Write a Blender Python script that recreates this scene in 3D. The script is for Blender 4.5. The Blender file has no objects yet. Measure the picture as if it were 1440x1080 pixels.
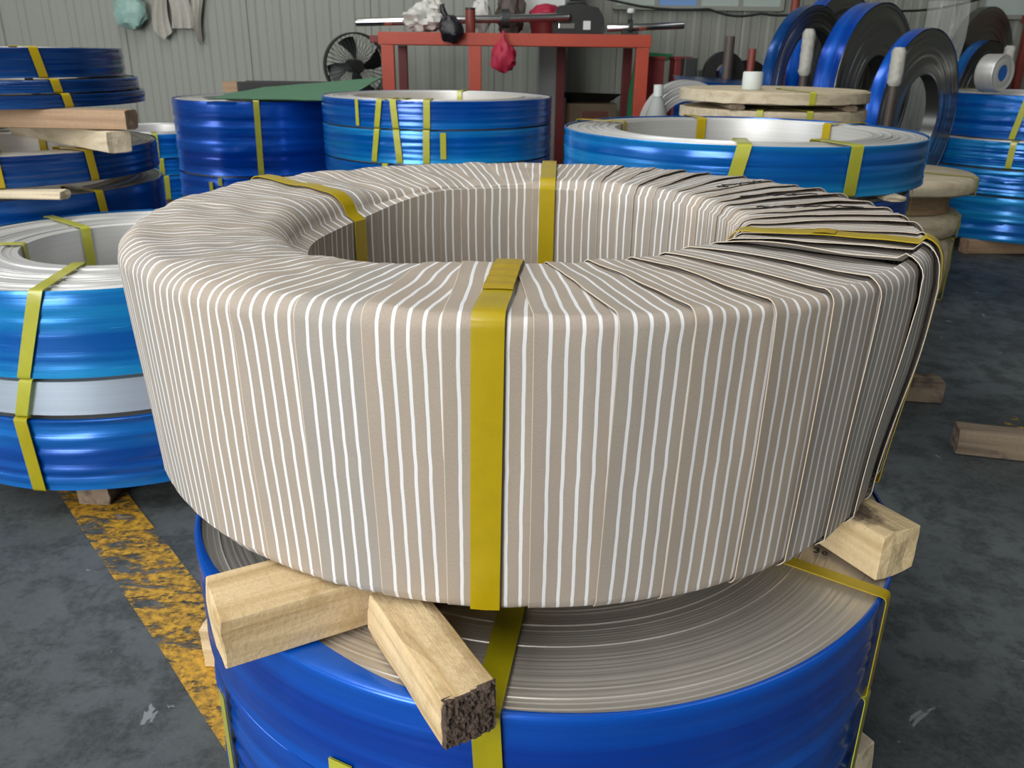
import bpy, bmesh, math, random
from mathutils import Vector, Matrix, noise

# ------------------------------------------------------------------ camera, light, exposure
scene = bpy.context.scene
COL = scene.collection
PI = math.pi
R_ = math.radians

cam_d = bpy.data.cameras.new('camera')
cam_d.sensor_width = 36.0
cam_d.lens = 36.0 * 1180 / 1440
cam_d.clip_start = 0.02
cam_d.dof.use_dof = True
cam_d.dof.focus_distance = 0.95
cam_d.dof.aperture_fstop = 15.0
cam = bpy.data.objects.new('camera', cam_d)
COL.objects.link(cam)
cam.matrix_world = (Matrix.Translation((0, 0, 1.04)) @ Matrix.Rotation(PI/2 - 0.3783, 4, 'X')
                    @ Matrix.Rotation(0.012, 4, 'Z'))
scene.camera = cam

w = bpy.data.worlds.new('daylight'); scene.world = w
w.use_nodes = True
w.node_tree.nodes['Background'].inputs[0].default_value = (0.80, 0.90, 1.0, 1)
w.node_tree.nodes['Background'].inputs[1].default_value = 1.0

def area(name, loc, target, sx, sy, power, col=(1, 1, 1)):
    l = bpy.data.lights.new(name, 'AREA'); l.shape = 'RECTANGLE'; l.size = sx; l.size_y = sy
    l.energy = power; l.color = col
    o = bpy.data.objects.new(name, l); COL.objects.link(o)
    o.location = loc
    d = Vector(target) - Vector(loc)
    o.rotation_euler = d.to_track_quat('-Z', 'Y').to_euler()
    return o
# daylight: assumed big loading door behind the camera, added side light, added overhead panels under the closed roof
area('assumed_door_daylight', (-4.0, -5.7, 2.3), (-0.1, 1.5, 0.6), 4.0, 4.2, 370, (1.0, 0.985, 0.96))  # assumed source: light from behind left, the door itself is unseen
area('added_side_daylight', (-6.3, 0.6, 2.4), (0, 1.4, 0.6), 3.0, 3.0, 110, (0.93, 0.97, 1.0))  # added daylight panel from the left; the left wall has no opening
area('added_overhead_daylight', (-1.6, 0.2, 5.2), (-1.6, 0.2, 0), 1.2, 9.0, 190, (1.0, 1.0, 0.98))  # added panel for assumed light from above; the ceiling has no skylight
area('added_overhead_daylight', (3.2, 0.0, 5.2), (3.2, 0.0, 0), 1.2, 8.0, 30, (0.95, 0.98, 1.0))  # weaker added overhead panel on the right; no opening in the roof here

vs = scene.view_settings
vs.view_transform = 'Standard'
try: vs.look = 'None'
except Exception: pass
vs.gamma = 1.0
vs.use_curve_mapping = False
vs.exposure = 0.42

rnd = random.Random(7)

# ------------------------------------------------------------------ helpers
def tag(o, label=None, cat=None, group=None, kind=None):
    if label: o['label'] = label
    if cat: o['category'] = cat
    if group: o['group'] = group
    if kind: o['kind'] = kind
    return o

def empty(name, loc, label=None, cat=None, group=None, rz=0):
    o = bpy.data.objects.new(name, None); COL.objects.link(o)
    o.empty_display_size = 0.05
    o.location = loc; o.rotation_euler = (0, 0, rz)
    return tag(o, label, cat, group)

class MB:
    def __init__(s): s.v = []; s.f = []; s.uv = {}
    def quadgrid(s, rows, closed_i=False, closed_j=False):
        b = len(s.v); n = len(rows); m = len(rows[0])
        for r in rows: s.v.extend(tuple(p) for p in r)
        for i in range(n if closed_i else n-1):
            for j in range(m if closed_j else m-1):
                i2 = (i+1) % n; j2 = (j+1) % m
                s.f.append((b+i*m+j, b+i*m+j2, b+i2*m+j2, b+i2*m+j))
        return s
    def lathe(s, prof, seg=64, closed=False, c=(0, 0, 0), a0=0.0, a1=2*PI):
        full = abs(a1-a0-2*PI) < 1e-6
        rows = []
        for k in range(seg if full else seg+1):
            a = a0+(a1-a0)*k/seg
            rows.append([(c[0]+r*math.cos(a), c[1]+r*math.sin(a), c[2]+z) for r, z in prof])
        return s.quadgrid(rows, full, closed)
    def box(s, c, d, M=None):
        b = len(s.v)
        for x in (-.5, .5):
            for y in (-.5, .5):
                for z in (-.5, .5):
                    p = Vector((c[0]+x*d[0], c[1]+y*d[1], c[2]+z*d[2]))
                    if M: p = M @ p
                    s.v.append(tuple(p))
        for q in ((0,1,3,2),(4,6,7,5),(0,4,5,1),(2,3,7,6),(0,2,6,4),(1,5,7,3)):
            s.f.append(tuple(b+i for i in q))
        return s
    def tube(s, pts, r, seg=8, caps=True):
        pts = [Vector(p) for p in pts]; n = len(pts); rows = []
        rad = r if isinstance(r, (list, tuple)) else [r]*n
        up = None
        for i, p in enumerate(pts):
            t = (pts[min(i+1, n-1)]-pts[max(i-1, 0)]).normalized()
            if up is None:
                up = Vector((0, 0, 1)) if abs(t.z) < .9 else Vector((1, 0, 0))
            x = t.cross(up).normalized(); y = x.cross(t).normalized(); up = y
            rows.append([p+(x*math.cos(2*PI*k/seg)+y*math.sin(2*PI*k/seg))*rad[i] for k in range(seg)])
        b = len(s.v)
        s.quadgrid(rows, False, True)
        if caps:
            s.f.append(tuple(b+k for k in reversed(range(seg))))
            s.f.append(tuple(b+(n-1)*seg+k for k in range(seg)))
        return s
    def build(s, name, mat, parent=None, smooth=None, bevel=0, loc=None):
        me = bpy.data.meshes.new(name); me.from_pydata(s.v, [], s.f); me.update()
        if mat: me.materials.append(mat)
        bm = bmesh.new(); bm.from_mesh(me)
        if bevel:
            bmesh.ops.remove_doubles(bm, verts=bm.verts, dist=1e-6)
            bmesh.ops.bevel(bm, geom=bm.edges[:], offset=bevel, segments=2, affect='EDGES', profile=.7)
        bmesh.ops.recalc_face_normals(bm, faces=bm.faces)
        bm.to_mesh(me); bm.free()
        if smooth is not None:
            for p in me.polygons: p.use_smooth = True
            me.set_sharp_from_angle(angle=smooth)
        o = bpy.data.objects.new(name, me); COL.objects.link(o)
        if parent: o.parent = parent
        if loc: o.location = loc
        return o

# ------------------------------------------------------------------ materials
def mat(name, col=(.5, .5, .5), rough=.5, metal=0.0, spec=.5, alpha=1.0, coat=0.0, emit=0.0):
    m = bpy.data.materials.new(name); m.use_nodes = True
    b = m.node_tree.nodes['Principled BSDF']
    b.inputs['Base Color'].default_value = (*col, 1)
    b.inputs['Roughness'].default_value = rough
    b.inputs['Metallic'].default_value = metal
    b.inputs['Specular IOR Level'].default_value = spec
    b.inputs['Alpha'].default_value = alpha
    b.inputs['Coat Weight'].default_value = coat
    if emit:
        b.inputs['Emission Color'].default_value = (*col, 1)
        b.inputs['Emission Strength'].default_value = emit
    return m

class NT:
    def __init__(s, m): s.t = m.node_tree; s.b = s.t.nodes['Principled BSDF']
    def n(s, ty, **kw):
        x = s.t.nodes.new(ty)
        for k, v in kw.items():
            if k == 'ins':
                for i, val in v.items():
                    if isinstance(val, bpy.types.NodeSocket): s.t.links.new(val, x.inputs[i])
                    else: x.inputs[i].default_value = val
            else: setattr(x, k, v)
        return x
    def math(s, op, a, b=0.0, c=0.0): return s.n('ShaderNodeMath', operation=op, ins={0: a, 1: b, 2: c}).outputs[0]
    def mix(s, f, a, b, blend='MIX'):
        x = s.t.nodes.new('ShaderNodeMix'); x.data_type = 'RGBA'; x.blend_type = blend
        for i, v in ((0, f), (6, a), (7, b)):
            if isinstance(v, bpy.types.NodeSocket): s.t.links.new(v, x.inputs[i])
            else: x.inputs[i].default_value = v if i == 0 else (*v, 1)
        return x.outputs[2]
    def ramp(s, f, stops):
        x = s.t.nodes.new('ShaderNodeValToRGB'); e = x.color_ramp.elements
        while len(e) < len(stops): e.new(.5)
        for k, (p, c) in enumerate(stops):
            e[k].position = p; e[k].color = (*c, 1) if len(c) == 3 else c
        s.t.links.new(f, x.inputs[0]); return x.outputs[0]
    def noise(s, vec, scale, detail=4, rough=.55, dist=0.0):
        x = s.n('ShaderNodeTexNoise', ins={'Scale': scale, 'Detail': detail, 'Roughness': rough, 'Distortion': dist})
        if vec is not None: s.t.links.new(vec, x.inputs['Vector'])
        return x.outputs[0]
    def scaled(s, vec, sc, loc=(0, 0, 0)):
        x = s.n('ShaderNodeMapping'); s.t.links.new(vec, x.inputs[0])
        x.inputs['Scale'].default_value = sc; x.inputs['Location'].default_value = loc
        return x.outputs[0]
    def obj(s): return s.n('ShaderNodeTexCoord').outputs['Object']
    def rand(s): return s.n('ShaderNodeObjectInfo').outputs['Random']
    def set(s, k, v): s.t.links.new(v, s.b.inputs[k])
    def bump(s, h, strength=.3, dist=.002):
        x = s.n('ShaderNodeBump', ins={'Strength': strength, 'Distance': dist, 'Height': h})
        s.t.links.new(x.outputs[0], s.b.inputs['Normal'])

def m_fabric(width, sp=.0147, wd=.0034):
    m = mat('striped_wrap', rough=.62, spec=.35); t = NT(m)
    uv = t.n('ShaderNodeTexCoord').outputs['UV']
    sx = t.n('ShaderNodeSeparateXYZ', ins={0: uv})
    wob = t.noise(t.scaled(uv, (6, 14, 1)), 1.0, 2)
    x = t.math('ADD', sx.outputs[0], t.math('MULTIPLY', t.math('SUBTRACT', wob, .5), .004))
    fr = t.math('FRACT', t.math('DIVIDE', x, sp))
    dd = t.math('ABSOLUTE', t.math('SUBTRACT', fr, .5))
    st = t.math('LESS_THAN', dd, wd/sp/2)
    edge = t.math('LESS_THAN', t.math('ABSOLUTE', sx.outputs[0]), width/2-.006)
    st = t.math('MULTIPLY', st, edge)
    lip = t.math('GREATER_THAN', t.math('ABSOLUTE', sx.outputs[0]), width/2-.0008)
    grain = t.noise(t.scaled(uv, (1, .35, 1)), 1300, 3)
    blot = t.noise(uv, 26, 3)
    r = t.rand()
    tan = t.mix(r, (.435, .362, .292), (.365, .335, .298))
    tan = t.mix(t.math('MULTIPLY', t.math('SUBTRACT', grain, .42), 1.6), tan, (.27, .222, .175))
    tan = t.mix(t.math('MULTIPLY', t.math('SUBTRACT', blot, .45), .8), tan, (.45, .385, .322))
    c = t.mix(st, tan, (.82, .82, .83))
    c = t.mix(lip, c, (.66, .57, .46))
    t.set('Base Color', c)
    h = t.math('ADD', t.math('MULTIPLY', st, .8), t.math('MULTIPLY', grain, .7))
    t.bump(h, .35, .0008)
    t.set('Roughness', t.mix(st, (.62, .62, .62), (.42, .42, .42)))
    return m

def m_film(name, col, col2, rough=.22, metal=.35):
    m = mat(name, rough=rough, metal=metal, spec=.6, coat=.35); t = NT(m)
    m.node_tree.nodes['Principled BSDF'].inputs['Coat Roughness'].default_value = .12
    o = t.obj()
    band = t.noise(t.scaled(o, (.7, .7, 16)), 1.0, 4, .55)
    blot = t.noise(t.scaled(o, (3, 3, 8)), 1.0, 3)
    c = t.mix(t.ramp(band, [(.38, (0, 0, 0)), (.64, (1, 1, 1))]), col, col2)
    c = t.mix(t.math('MULTIPLY', t.math('SUBTRACT', blot, .5), .6), c, tuple(x*.55 for x in col))
    t.set('Base Color', c)
    fine = t.noise(t.scaled(o, (1.2, 1.2, 110)), 1.0, 4, .65, .3)
    wz = t.n('ShaderNodeSeparateXYZ', ins={0: o}).outputs[2]
    ln = t.math('FRACT', t.math('MULTIPLY', t.math('ADD', wz, t.math('MULTIPLY', t.noise(t.scaled(o, (2.2, 2.2, 9)), 1.0, 3), .10)), 21.0))
    ln = t.math('MULTIPLY', t.math('LESS_THAN', t.math('ABSOLUTE', t.math('SUBTRACT', ln, .5)), .035), t.math('GREATER_THAN', t.noise(t.scaled(o, (3, 3, 5), (4, 2, 7)), 1.0, 2), .47))
    t.bump(t.math('ADD', fine, t.math('MULTIPLY', ln, 1.6)), .28, .003)
    t.set('Roughness', t.n('ShaderNodeMapRange', ins={0: band, 1: .3, 2: .7, 3: rough*.7, 4: rough*1.6}).outputs[0])
    return m

def m_steel(name, col, rough=.34, metal=.9):
    m = mat(name, col, rough, metal); t = NT(m)
    o = t.obj()
    sx = t.n('ShaderNodeSeparateXYZ', ins={0: o})
    rad = t.math('SQRT', t.math('ADD', t.math('POWER', sx.outputs[0], 2), t.math('POWER', sx.outputs[1], 2)))
    v = t.n('ShaderNodeCombineXYZ', ins={0: t.math('MULTIPLY', rad, 420), 2: t.math('MULTIPLY', sx.outputs[2], 120)}).outputs[0]
    ring = t.noise(v, 1.0, 3, .7)
    c = t.mix(ring, tuple(x*.86 for x in col), tuple(min(1, x*1.18) for x in col))
    t.set('Base Color', c)
    t.bump(ring, .3, .0008)
    return m

def m_wood(name, a, b, c=None, rough=.75, dark=None, axis=(1.2, 26, 26), d0=.56, stain=None):
    m = mat(name, a, rough, spec=.25); t = NT(m)
    o = t.obj()
    r = t.rand()
    off = t.n('ShaderNodeVectorMath', operation='ADD', ins={0: o, 1: t.n('ShaderNodeCombineXYZ', ins={0: t.math('MULTIPLY', r, 7), 1: r, 2: r}).outputs[0]}).outputs[0]
    g = t.noise(t.scaled(off, axis), 1.6, 5, .6, .6)
    col = t.ramp(g, [(.32, b), (.52, a), (.7, tuple(min(1, x*1.12) for x in a))])
    saw = t.noise(t.scaled(off, (130, 8, 8)), 1.0, 2)
    col = t.mix(t.math('MULTIPLY', t.math('GREATER_THAN', saw, .60), .16), col, b)
    kn = t.noise(off, 9, 4)
    if dark: col = t.mix(t.ramp(kn, [(d0, (0, 0, 0)), (d0+.12, (1, 1, 1))]), col, dark)
    if stain:
        dv = t.n('ShaderNodeVectorMath', operation='SUBTRACT', ins={0: o, 1: stain[0]}).outputs[0]
        ds = t.n('ShaderNodeVectorMath', operation='LENGTH', ins={0: t.scaled(dv, stain[1])}).outputs['Value']
        ds = t.math('ADD', ds, t.math('MULTIPLY', t.math('SUBTRACT', t.noise(o, 60, 4), .5), .9))
        col = t.mix(t.ramp(ds, [(.45, (.9, .9, .9)), (.75, (0, 0, 0))]), col, dark)
    sp = t.noise(off, 160, 3)
    col = t.mix(t.math('MULTIPLY', t.math('SUBTRACT', sp, .5), .8), col, tuple(x*.45 for x in a))
    t.set('Base Color', col)
    t.bump(t.math('ADD', g, t.math('MULTIPLY', sp, .6)), .6, .003)
    return m

def m_floor():
    m = mat('concrete_floor', rough=.6, spec=.35); t = NT(m)
    o = t.obj()
    n1 = t.noise(o, 1.7, 6, .62, .1)
    n2 = t.noise(o, 9, 8, .74, .15)
    n3 = t.noise(o, 75, 5, .75)
    c = t.ramp(n1, [(.30, (.042, .048, .049)), (.50, (.078, .088, .090)), (.68, (.115, .128, .130))])
    c = t.mix(t.ramp(n2, [(.46, (0, 0, 0)), (.57, (.85, .85, .85))]), c, (.027, .032, .033))
    c = t.mix(t.math('MULTIPLY', t.math('SUBTRACT', n3, .36), 1.7), c, (.105, .118, .116))
    sc = t.noise(t.scaled(o, (6, 15, 1), (3, 1, 0)), 1.0, 7, .75, .2)
    c = t.mix(t.ramp(sc, [(.60, (0, 0, 0)), (.74, (.5, .5, .5))]), c, (.13, .145, .15))
    ch = t.noise(t.scaled(o, (1, 1, 1), (5.3, 2.2, 0)), 9.5, 5, .6, .6)
    c = t.mix(t.ramp(ch, [(.675, (0, 0, 0)), (.69, (.9, .9, .9))]), c, (.24, .25, .255))
    t.set('Base Color', c)
    t.bump(t.math('ADD', n2, t.math('MULTIPLY', n3, .4)), .35, .006)
    t.set('Roughness', t.n('ShaderNodeMapRange', ins={0: n2, 1: .3, 2: .7, 3: .45, 4: .75}).outputs[0])
    return m

def m_paint():
    m = mat('worn_yellow_paint', rough=.6); t = NT(m)
    o = t.obj()
    n = t.noise(t.scaled(o, (16, 34, 1)), 1.0, 8, .78, .4)
    n2 = t.noise(o, 3.0, 3)
    n3 = t.noise(o, 70, 4, .7)
    c = t.mix(t.ramp(n3, [(.35, (0, 0, 0)), (.6, (1, 1, 1))]), (.20, .11, .016), (.60, .33, .024))
    t.set('Base Color', c)
    f = t.math('ADD', n, t.math('MULTIPLY', t.math('SUBTRACT', n2, .5), .55))
    a = t.ramp(f, [(.44, (0, 0, 0)), (.53, (1, 1, 1))])
    t.set('Alpha', a)
    return m

def m_plain(name, col, rough=.5, metal=0, var=.25, scale=14, spec=.5, bump=0, alpha=1.0, coat=0.0):
    m = mat(name, col, rough, metal, spec, alpha, coat); t = NT(m)
    o = t.obj()
    n = t.noise(o, scale, 5, .6)
    t.set('Base Color', t.mix(n, tuple(x*(1-var) for x in col), tuple(min(1, x*(1+var)) for x in col)))
    if bump: t.bump(t.noise(o, scale*5, 4), bump, .004)
    return m

STRIPW = .104
M = {}
M['fabric'] = m_fabric(STRIPW)
M['film'] = m_film('blue_film', (.001, .078, .42), (.003, .20, .66))
M['film_deep'] = m_film('deep_blue_film', (.001, .056, .44), (.002, .13, .70), rough=.2)
M['film_light'] = m_film('daylit_blue_film', (.001, .13, .53), (.008, .34, .76))  # lighter cyan blue: the left coil's daylight reflection put into the colour
M['film_navy'] = m_film('navy_blue_film', (.001, .030, .17), (.001, .075, .30), rough=.18)
M['steel'] = m_steel('coil_steel', (.64, .60, .545), .40, .62)
M['steel_bright'] = m_steel('bright_coil_steel', (.62, .615, .60), .42, .45)
M['steel_band'] = m_steel('bare_steel_band', (.62, .72, .84), .35, .6)
M['steel_dark'] = m_steel('dark_coil_face', (.20, .20, .19), .28, .9)
M['strap'] = m_plain('yellow_strap', (.50, .365, .004), .28, var=.12, scale=40, alpha=.86, coat=.3)
M['strap_pale'] = m_plain('pale_yellow_strap', (.50, .50, .05), .28, var=.12, scale=40, alpha=.9, coat=.3)
M['strap_dark'] = m_plain('olive_strap', (.42, .36, .006), .3, var=.15, scale=40, alpha=.84, coat=.3)
M['seal'] = m_plain('strap_weld', (.40, .27, .008), .35, var=.2, scale=80)
M['wood'] = m_wood('pine_lumber', (.72, .55, .32), (.54, .38, .19), dark=(.44, .29, .13))
M['wood_stain'] = m_wood('stained_lumber', (.74, .58, .34), (.56, .41, .21), dark=(.085, .062, .052), d0=.62, stain=((.075, .012, .066), (13, 26, 40)))
M['wood_pink'] = m_wood('pinkish_lumber', (.40, .27, .17), (.30, .19, .12))
M['wood_grey'] = m_wood('weathered_lumber', (.26, .20, .14), (.14, .10, .075), dark=(.07, .05, .04))
M['wood_pale'] = m_wood('pale_plywood', (.62, .53, .38), (.47, .38, .25), axis=(3, 20, 20))
M['bark'] = m_plain('bark', (.125, .085, .065), .9, var=.8, scale=110, bump=1.0)
M['floor'] = m_floor()
M['paint'] = m_paint()
M['wall'] = m_plain('wall_panel_paint', (.268, .280, .242), .55, var=.08, scale=1.5)
M['trim'] = m_plain('panel_joint', (.20, .205, .18), .6, var=.1)
M['pillar'] = m_plain('pillar_paint', (.33, .345, .33), .6, var=.1, bump=.2)
M['ceiling'] = m_plain('roof_sheet', (.16, .165, .16), .7, var=.1)
M['red'] = m_plain('red_frame_paint', (.42, .055, .026), .5, var=.18, scale=9)
M['red_dark'] = m_plain('dark_red_paint', (.16, .012, .012), .5, var=.2)
M['chrome'] = mat('chromed_bar', (.72, .72, .72), .18, 1.0)
M['iron'] = m_plain('dark_iron', (.045, .05, .048), .45, .5, var=.3)
M['black'] = m_plain('black_plastic', (.012, .012, .012), .45, var=.3)
M['blackbag'] = m_plain('black_bag', (.012, .012, .016), .25, var=.3, scale=30, bump=.6)
M['whitebag'] = m_plain('white_bag', (.62, .61, .56), .4, var=.15, scale=20, bump=.7)
M['tealbag'] = m_plain('teal_bag', (.27, .44, .39), .3, var=.25, scale=25, bump=.7)
M['cloth'] = m_plain('grey_cloth', (.50, .48, .43), .9, var=.15, scale=30, bump=.5)
M['net'] = m_plain('red_mesh_bag', (.40, .015, .05), .5, var=.5, scale=45, bump=.6)
M['card'] = m_plain('cardboard', (.21, .155, .10), .85, var=.15)
M['cardprint'] = m_plain('cardboard_print', (.19, .075, .055), .85, var=.35, scale=40)
M['green'] = m_plain('green_sheet', (.012, .17, .06), .5, var=.2)
M['greenpale'] = m_plain('pale_green_sheet', (.085, .21, .12), .6, var=.15)
M['brown'] = m_plain('brown_post', (.085, .065, .055), .55, .2, var=.3)
M['redpost'] = m_plain('red_post', (.22, .045, .03), .5, var=.2)
M['wrapwhite'] = m_plain('white_wrap', (.50, .49, .44), .6, var=.4, scale=40, bump=.8)
M['white'] = m_plain('white_plastic', (.62, .66, .63), .5, var=.1)
M['ink'] = mat('marker_ink', (.012, .01, .014), .5)
M['bluecore'] = mat('blue_core', (.005, .11, .42), .5)
M['clear'] = mat('clear_film', (.75, .78, .74), .12, alpha=.28)
M['pane'] = mat('lit_window_pane', (.31, .36, .335), .45, emit=.11)
M['bluepane'] = mat('blue_window_pane', (.12, .22, .42), .4, emit=.2)
M['cable'] = mat('black_cable', (.015, .017, .015), .5)

# ------------------------------------------------------------------ the hall
XL, XR, YF, YB, ZC = -6.6, 8.0, -6.0, 6.8, 5.4
f = MB(); f.box(((XL+XR)/2, (YF+YB)/2, -.05), (XR-XL, YB-YF, .1))
tag(f.build('floor', M['floor']), 'dark grey stained concrete workshop floor', None, kind='structure')

wall = empty('wall_back', (0, YB, 0), 'grey-green ribbed sheet wall at the back of the workshop'); wall['kind'] = 'structure'
PW = .92
def panel_mesh():
    mb = MB(); prof = []
    n = 5; p = PW/n
    for k in range(n):
        x = k*p
        prof += [(x, 0), (x+p*.10, -.006), (x+p*.30, -.006), (x+p*.40, 0), (x+p*.68, 0), (x+p*.70, -.003), (x+p*.74, -.003), (x+p*.76, 0)]
    prof.append((PW-.004, 0))
    rows = [[(x, y, z) for x, y in prof] for z in (0, ZC)]
    mb.quadgrid(rows)
    mb.quadgrid([[(0, .05, z), (0, 0, z)] for z in (0, ZC)])
    return mb
pm = None
k = 0; x = XL
while x < XR-.05:
    if pm is None:
        o = panel_mesh().build('wall_panel', M['wall'], wall); pm = o.data
    else:
        o = bpy.data.objects.new('wall_panel', pm); COL.objects.link(o); o.parent = wall
    o.location = (x, 0, 0); x += PW
b = MB(); b.box(((XL+XR)/2, .09, ZC/2), (XR-XL, .08, ZC)); b.build('wall_core', M['trim'], wall)
b = MB(); b.box((XL-.05, (YF+YB)/2, ZC/2), (.1, YB-YF, ZC)); tag(b.build('wall_left', M['wall']), kind='structure')
b = MB(); b.box((XR+.05, (YF+YB)/2, ZC/2), (.1, YB-YF, ZC)); tag(b.build('wall_right', M['wall']), kind='structure')
b = MB(); b.box(((XL+XR)/2, (YF+YB)/2, ZC+.05), (XR-XL, YB-YF, .1)); tag(b.build('ceiling', M['ceiling']), kind='structure')
# front wall with an assumed open loading door (behind the camera)
b = MB(); b.box((2.9, YF-.05, ZC/2), (10.2, .1, ZC)); b.box((-6.3, YF-.05, ZC/2), (.6, .1, ZC)); b.box((-4.1, YF-.05, 4.85), (3.8, .1, 1.1))
tag(b.build('wall_front', M['wall']), kind='structure')

# windows high on the back wall
def window(nm, x0, x1, z0, z1, panes, lab, matp):
    r = empty(nm, ((x0+x1)/2, YB-.03, z0), lab); r['kind'] = 'structure'
    W = (x1-x0)/panes
    for i in range(panes):
        mb = MB(); mb.box((x0+W*(i+.5)-(x0+x1)/2, 0, (z1-z0)/2), (W-.03, .012, z1-z0-.04))
        mb.build('pane', matp[i % len(matp)], r)
    fr = MB()
    for i in range(panes+1): fr.box((x0+W*i-(x0+x1)/2, 0, (z1-z0)/2), (.03, .03, z1-z0))
    fr.box((0, 0, .01), (x1-x0, .035, .03)); fr.box((0, 0, z1-z0-.01), (x1-x0, .035, .03))
    fr.build('window_frame', M['wall'], r)
window('window_1', .72, 1.95, 1.335, 2.2, 4, 'pale daylight window band above the red workbench', [M['pane'], M['bluepane'], M['pane'], M['pane']])
window('window_2', 3.42, 4.6, 1.30, 2.0, 3, 'pale window behind the upright coils at the right', [M['pane']])

b = MB(); b.box((.26, 6.5, ZC/2), (.20, .5, ZC)); tag(b.build('trim_1', M['pillar'], bevel=.01), 'pale grey pillar standing behind the red workbench', kind='structure')

# worn yellow line
def floor_line(nm, lab, pts):
    mb = MB(); n = 12
    a, b_, c, d = [Vector((*p, 0)) for p in pts]
    rows = []
    for i in range(n+1):
        t = i/n
        l = a.lerp(b_, t); r = d.lerp(c, t)
        e = .006*noise.noise(Vector((t*9, 1, 0))); l.x += e; r.x -= e
        rows.append([(l.x, l.y, .0015), (l.x, l.y, .002), (r.x, r.y, .002), (r.x, r.y, .0015)])
    mb.quadgrid(rows)
    tag(mb.build(nm, M['paint']), lab, 'floor marking')
floor_line('floor_marking', 'worn yellow painted line on the floor left of the wrapped coil', [(-1.56, 2.36), (-.33, .88), (-.17, .88), (-1.38, 2.36)])
floor_line('floor_marking', 'short piece of worn yellow line at the right edge of the floor', [(1.30, 1.70), (1.52, 2.40), (1.57, 2.40), (1.35, 1.70)])

# ------------------------------------------------------------------ coils
def section(R, rin, h, off=.003, seg=3, cr=.006):
    """closed outline of a ring's cross-section, (r, z), rounded corners, pushed out by off"""
    a, b_, z0, z1 = R+off, rin-off, .0015, h+off
    pts = []
    for cx, cz, t0 in ((a-cr, z0+cr, -PI/2), (a-cr, z1-cr, 0), (b_+cr, z1-cr, PI/2), (b_+cr, z0+cr, PI)):
        for k in range(seg+1):
            t = t0+PI/2*k/seg
            pts.append((cx+cr*math.cos(t), cz+cr*math.sin(t)))
    return pts

def strap_mesh(R, rin, h, ang, wd, off=.003, lean=0.0, clip_lo=None, th=.0012):
    """a flat strap round the ring section at one angle; lean shifts the strap sideways with height"""
    base = section(R, rin, h, off)
    pts = []
    n = len(base)
    for i in range(n):
        p, q = base[i], base[(i+1) % n]
        d = math.hypot(q[0]-p[0], q[1]-p[1]); k = max(1, int(d/.03))
        for j in range(k): pts.append((p[0]+(q[0]-p[0])*j/k, p[1]+(q[1]-p[1])*j/k))
    n = len(pts); rows = []
    ca, sa = math.cos(ang), math.sin(ang)
    for i, (r, z) in enumerate(pts):
        a, b_ = pts[i-1], pts[(i+1) % n]
        tx, tz = b_[0]-a[0], b_[1]-a[1]; l = math.hypot(tx, tz) or 1
        nx, nz = tz/l, -tx/l
        sh = lean*(z-h/2) + (lean*.4*(r-R) if r < R-.01 else 0)
        row = []
        for t, o_ in ((-wd/2, 0), (wd/2, 0), (wd/2, th), (-wd/2, th)):
            # hug the curved side: push the strap's edges towards the surface
            rr = r+nx*o_
            tt = t+sh
            if abs(nx) > .5: rr_c = math.sqrt(max(rr*rr-tt*tt, 1e-6)) if nx > 0 else rr
            else: rr_c = rr
            row.append((rr_c*ca-tt*sa, rr_c*sa+tt*ca, z+nz*o_))
        rows.append(row)
    mb = MB(); mb.quadgrid(rows, True, True)
    return mb

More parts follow.
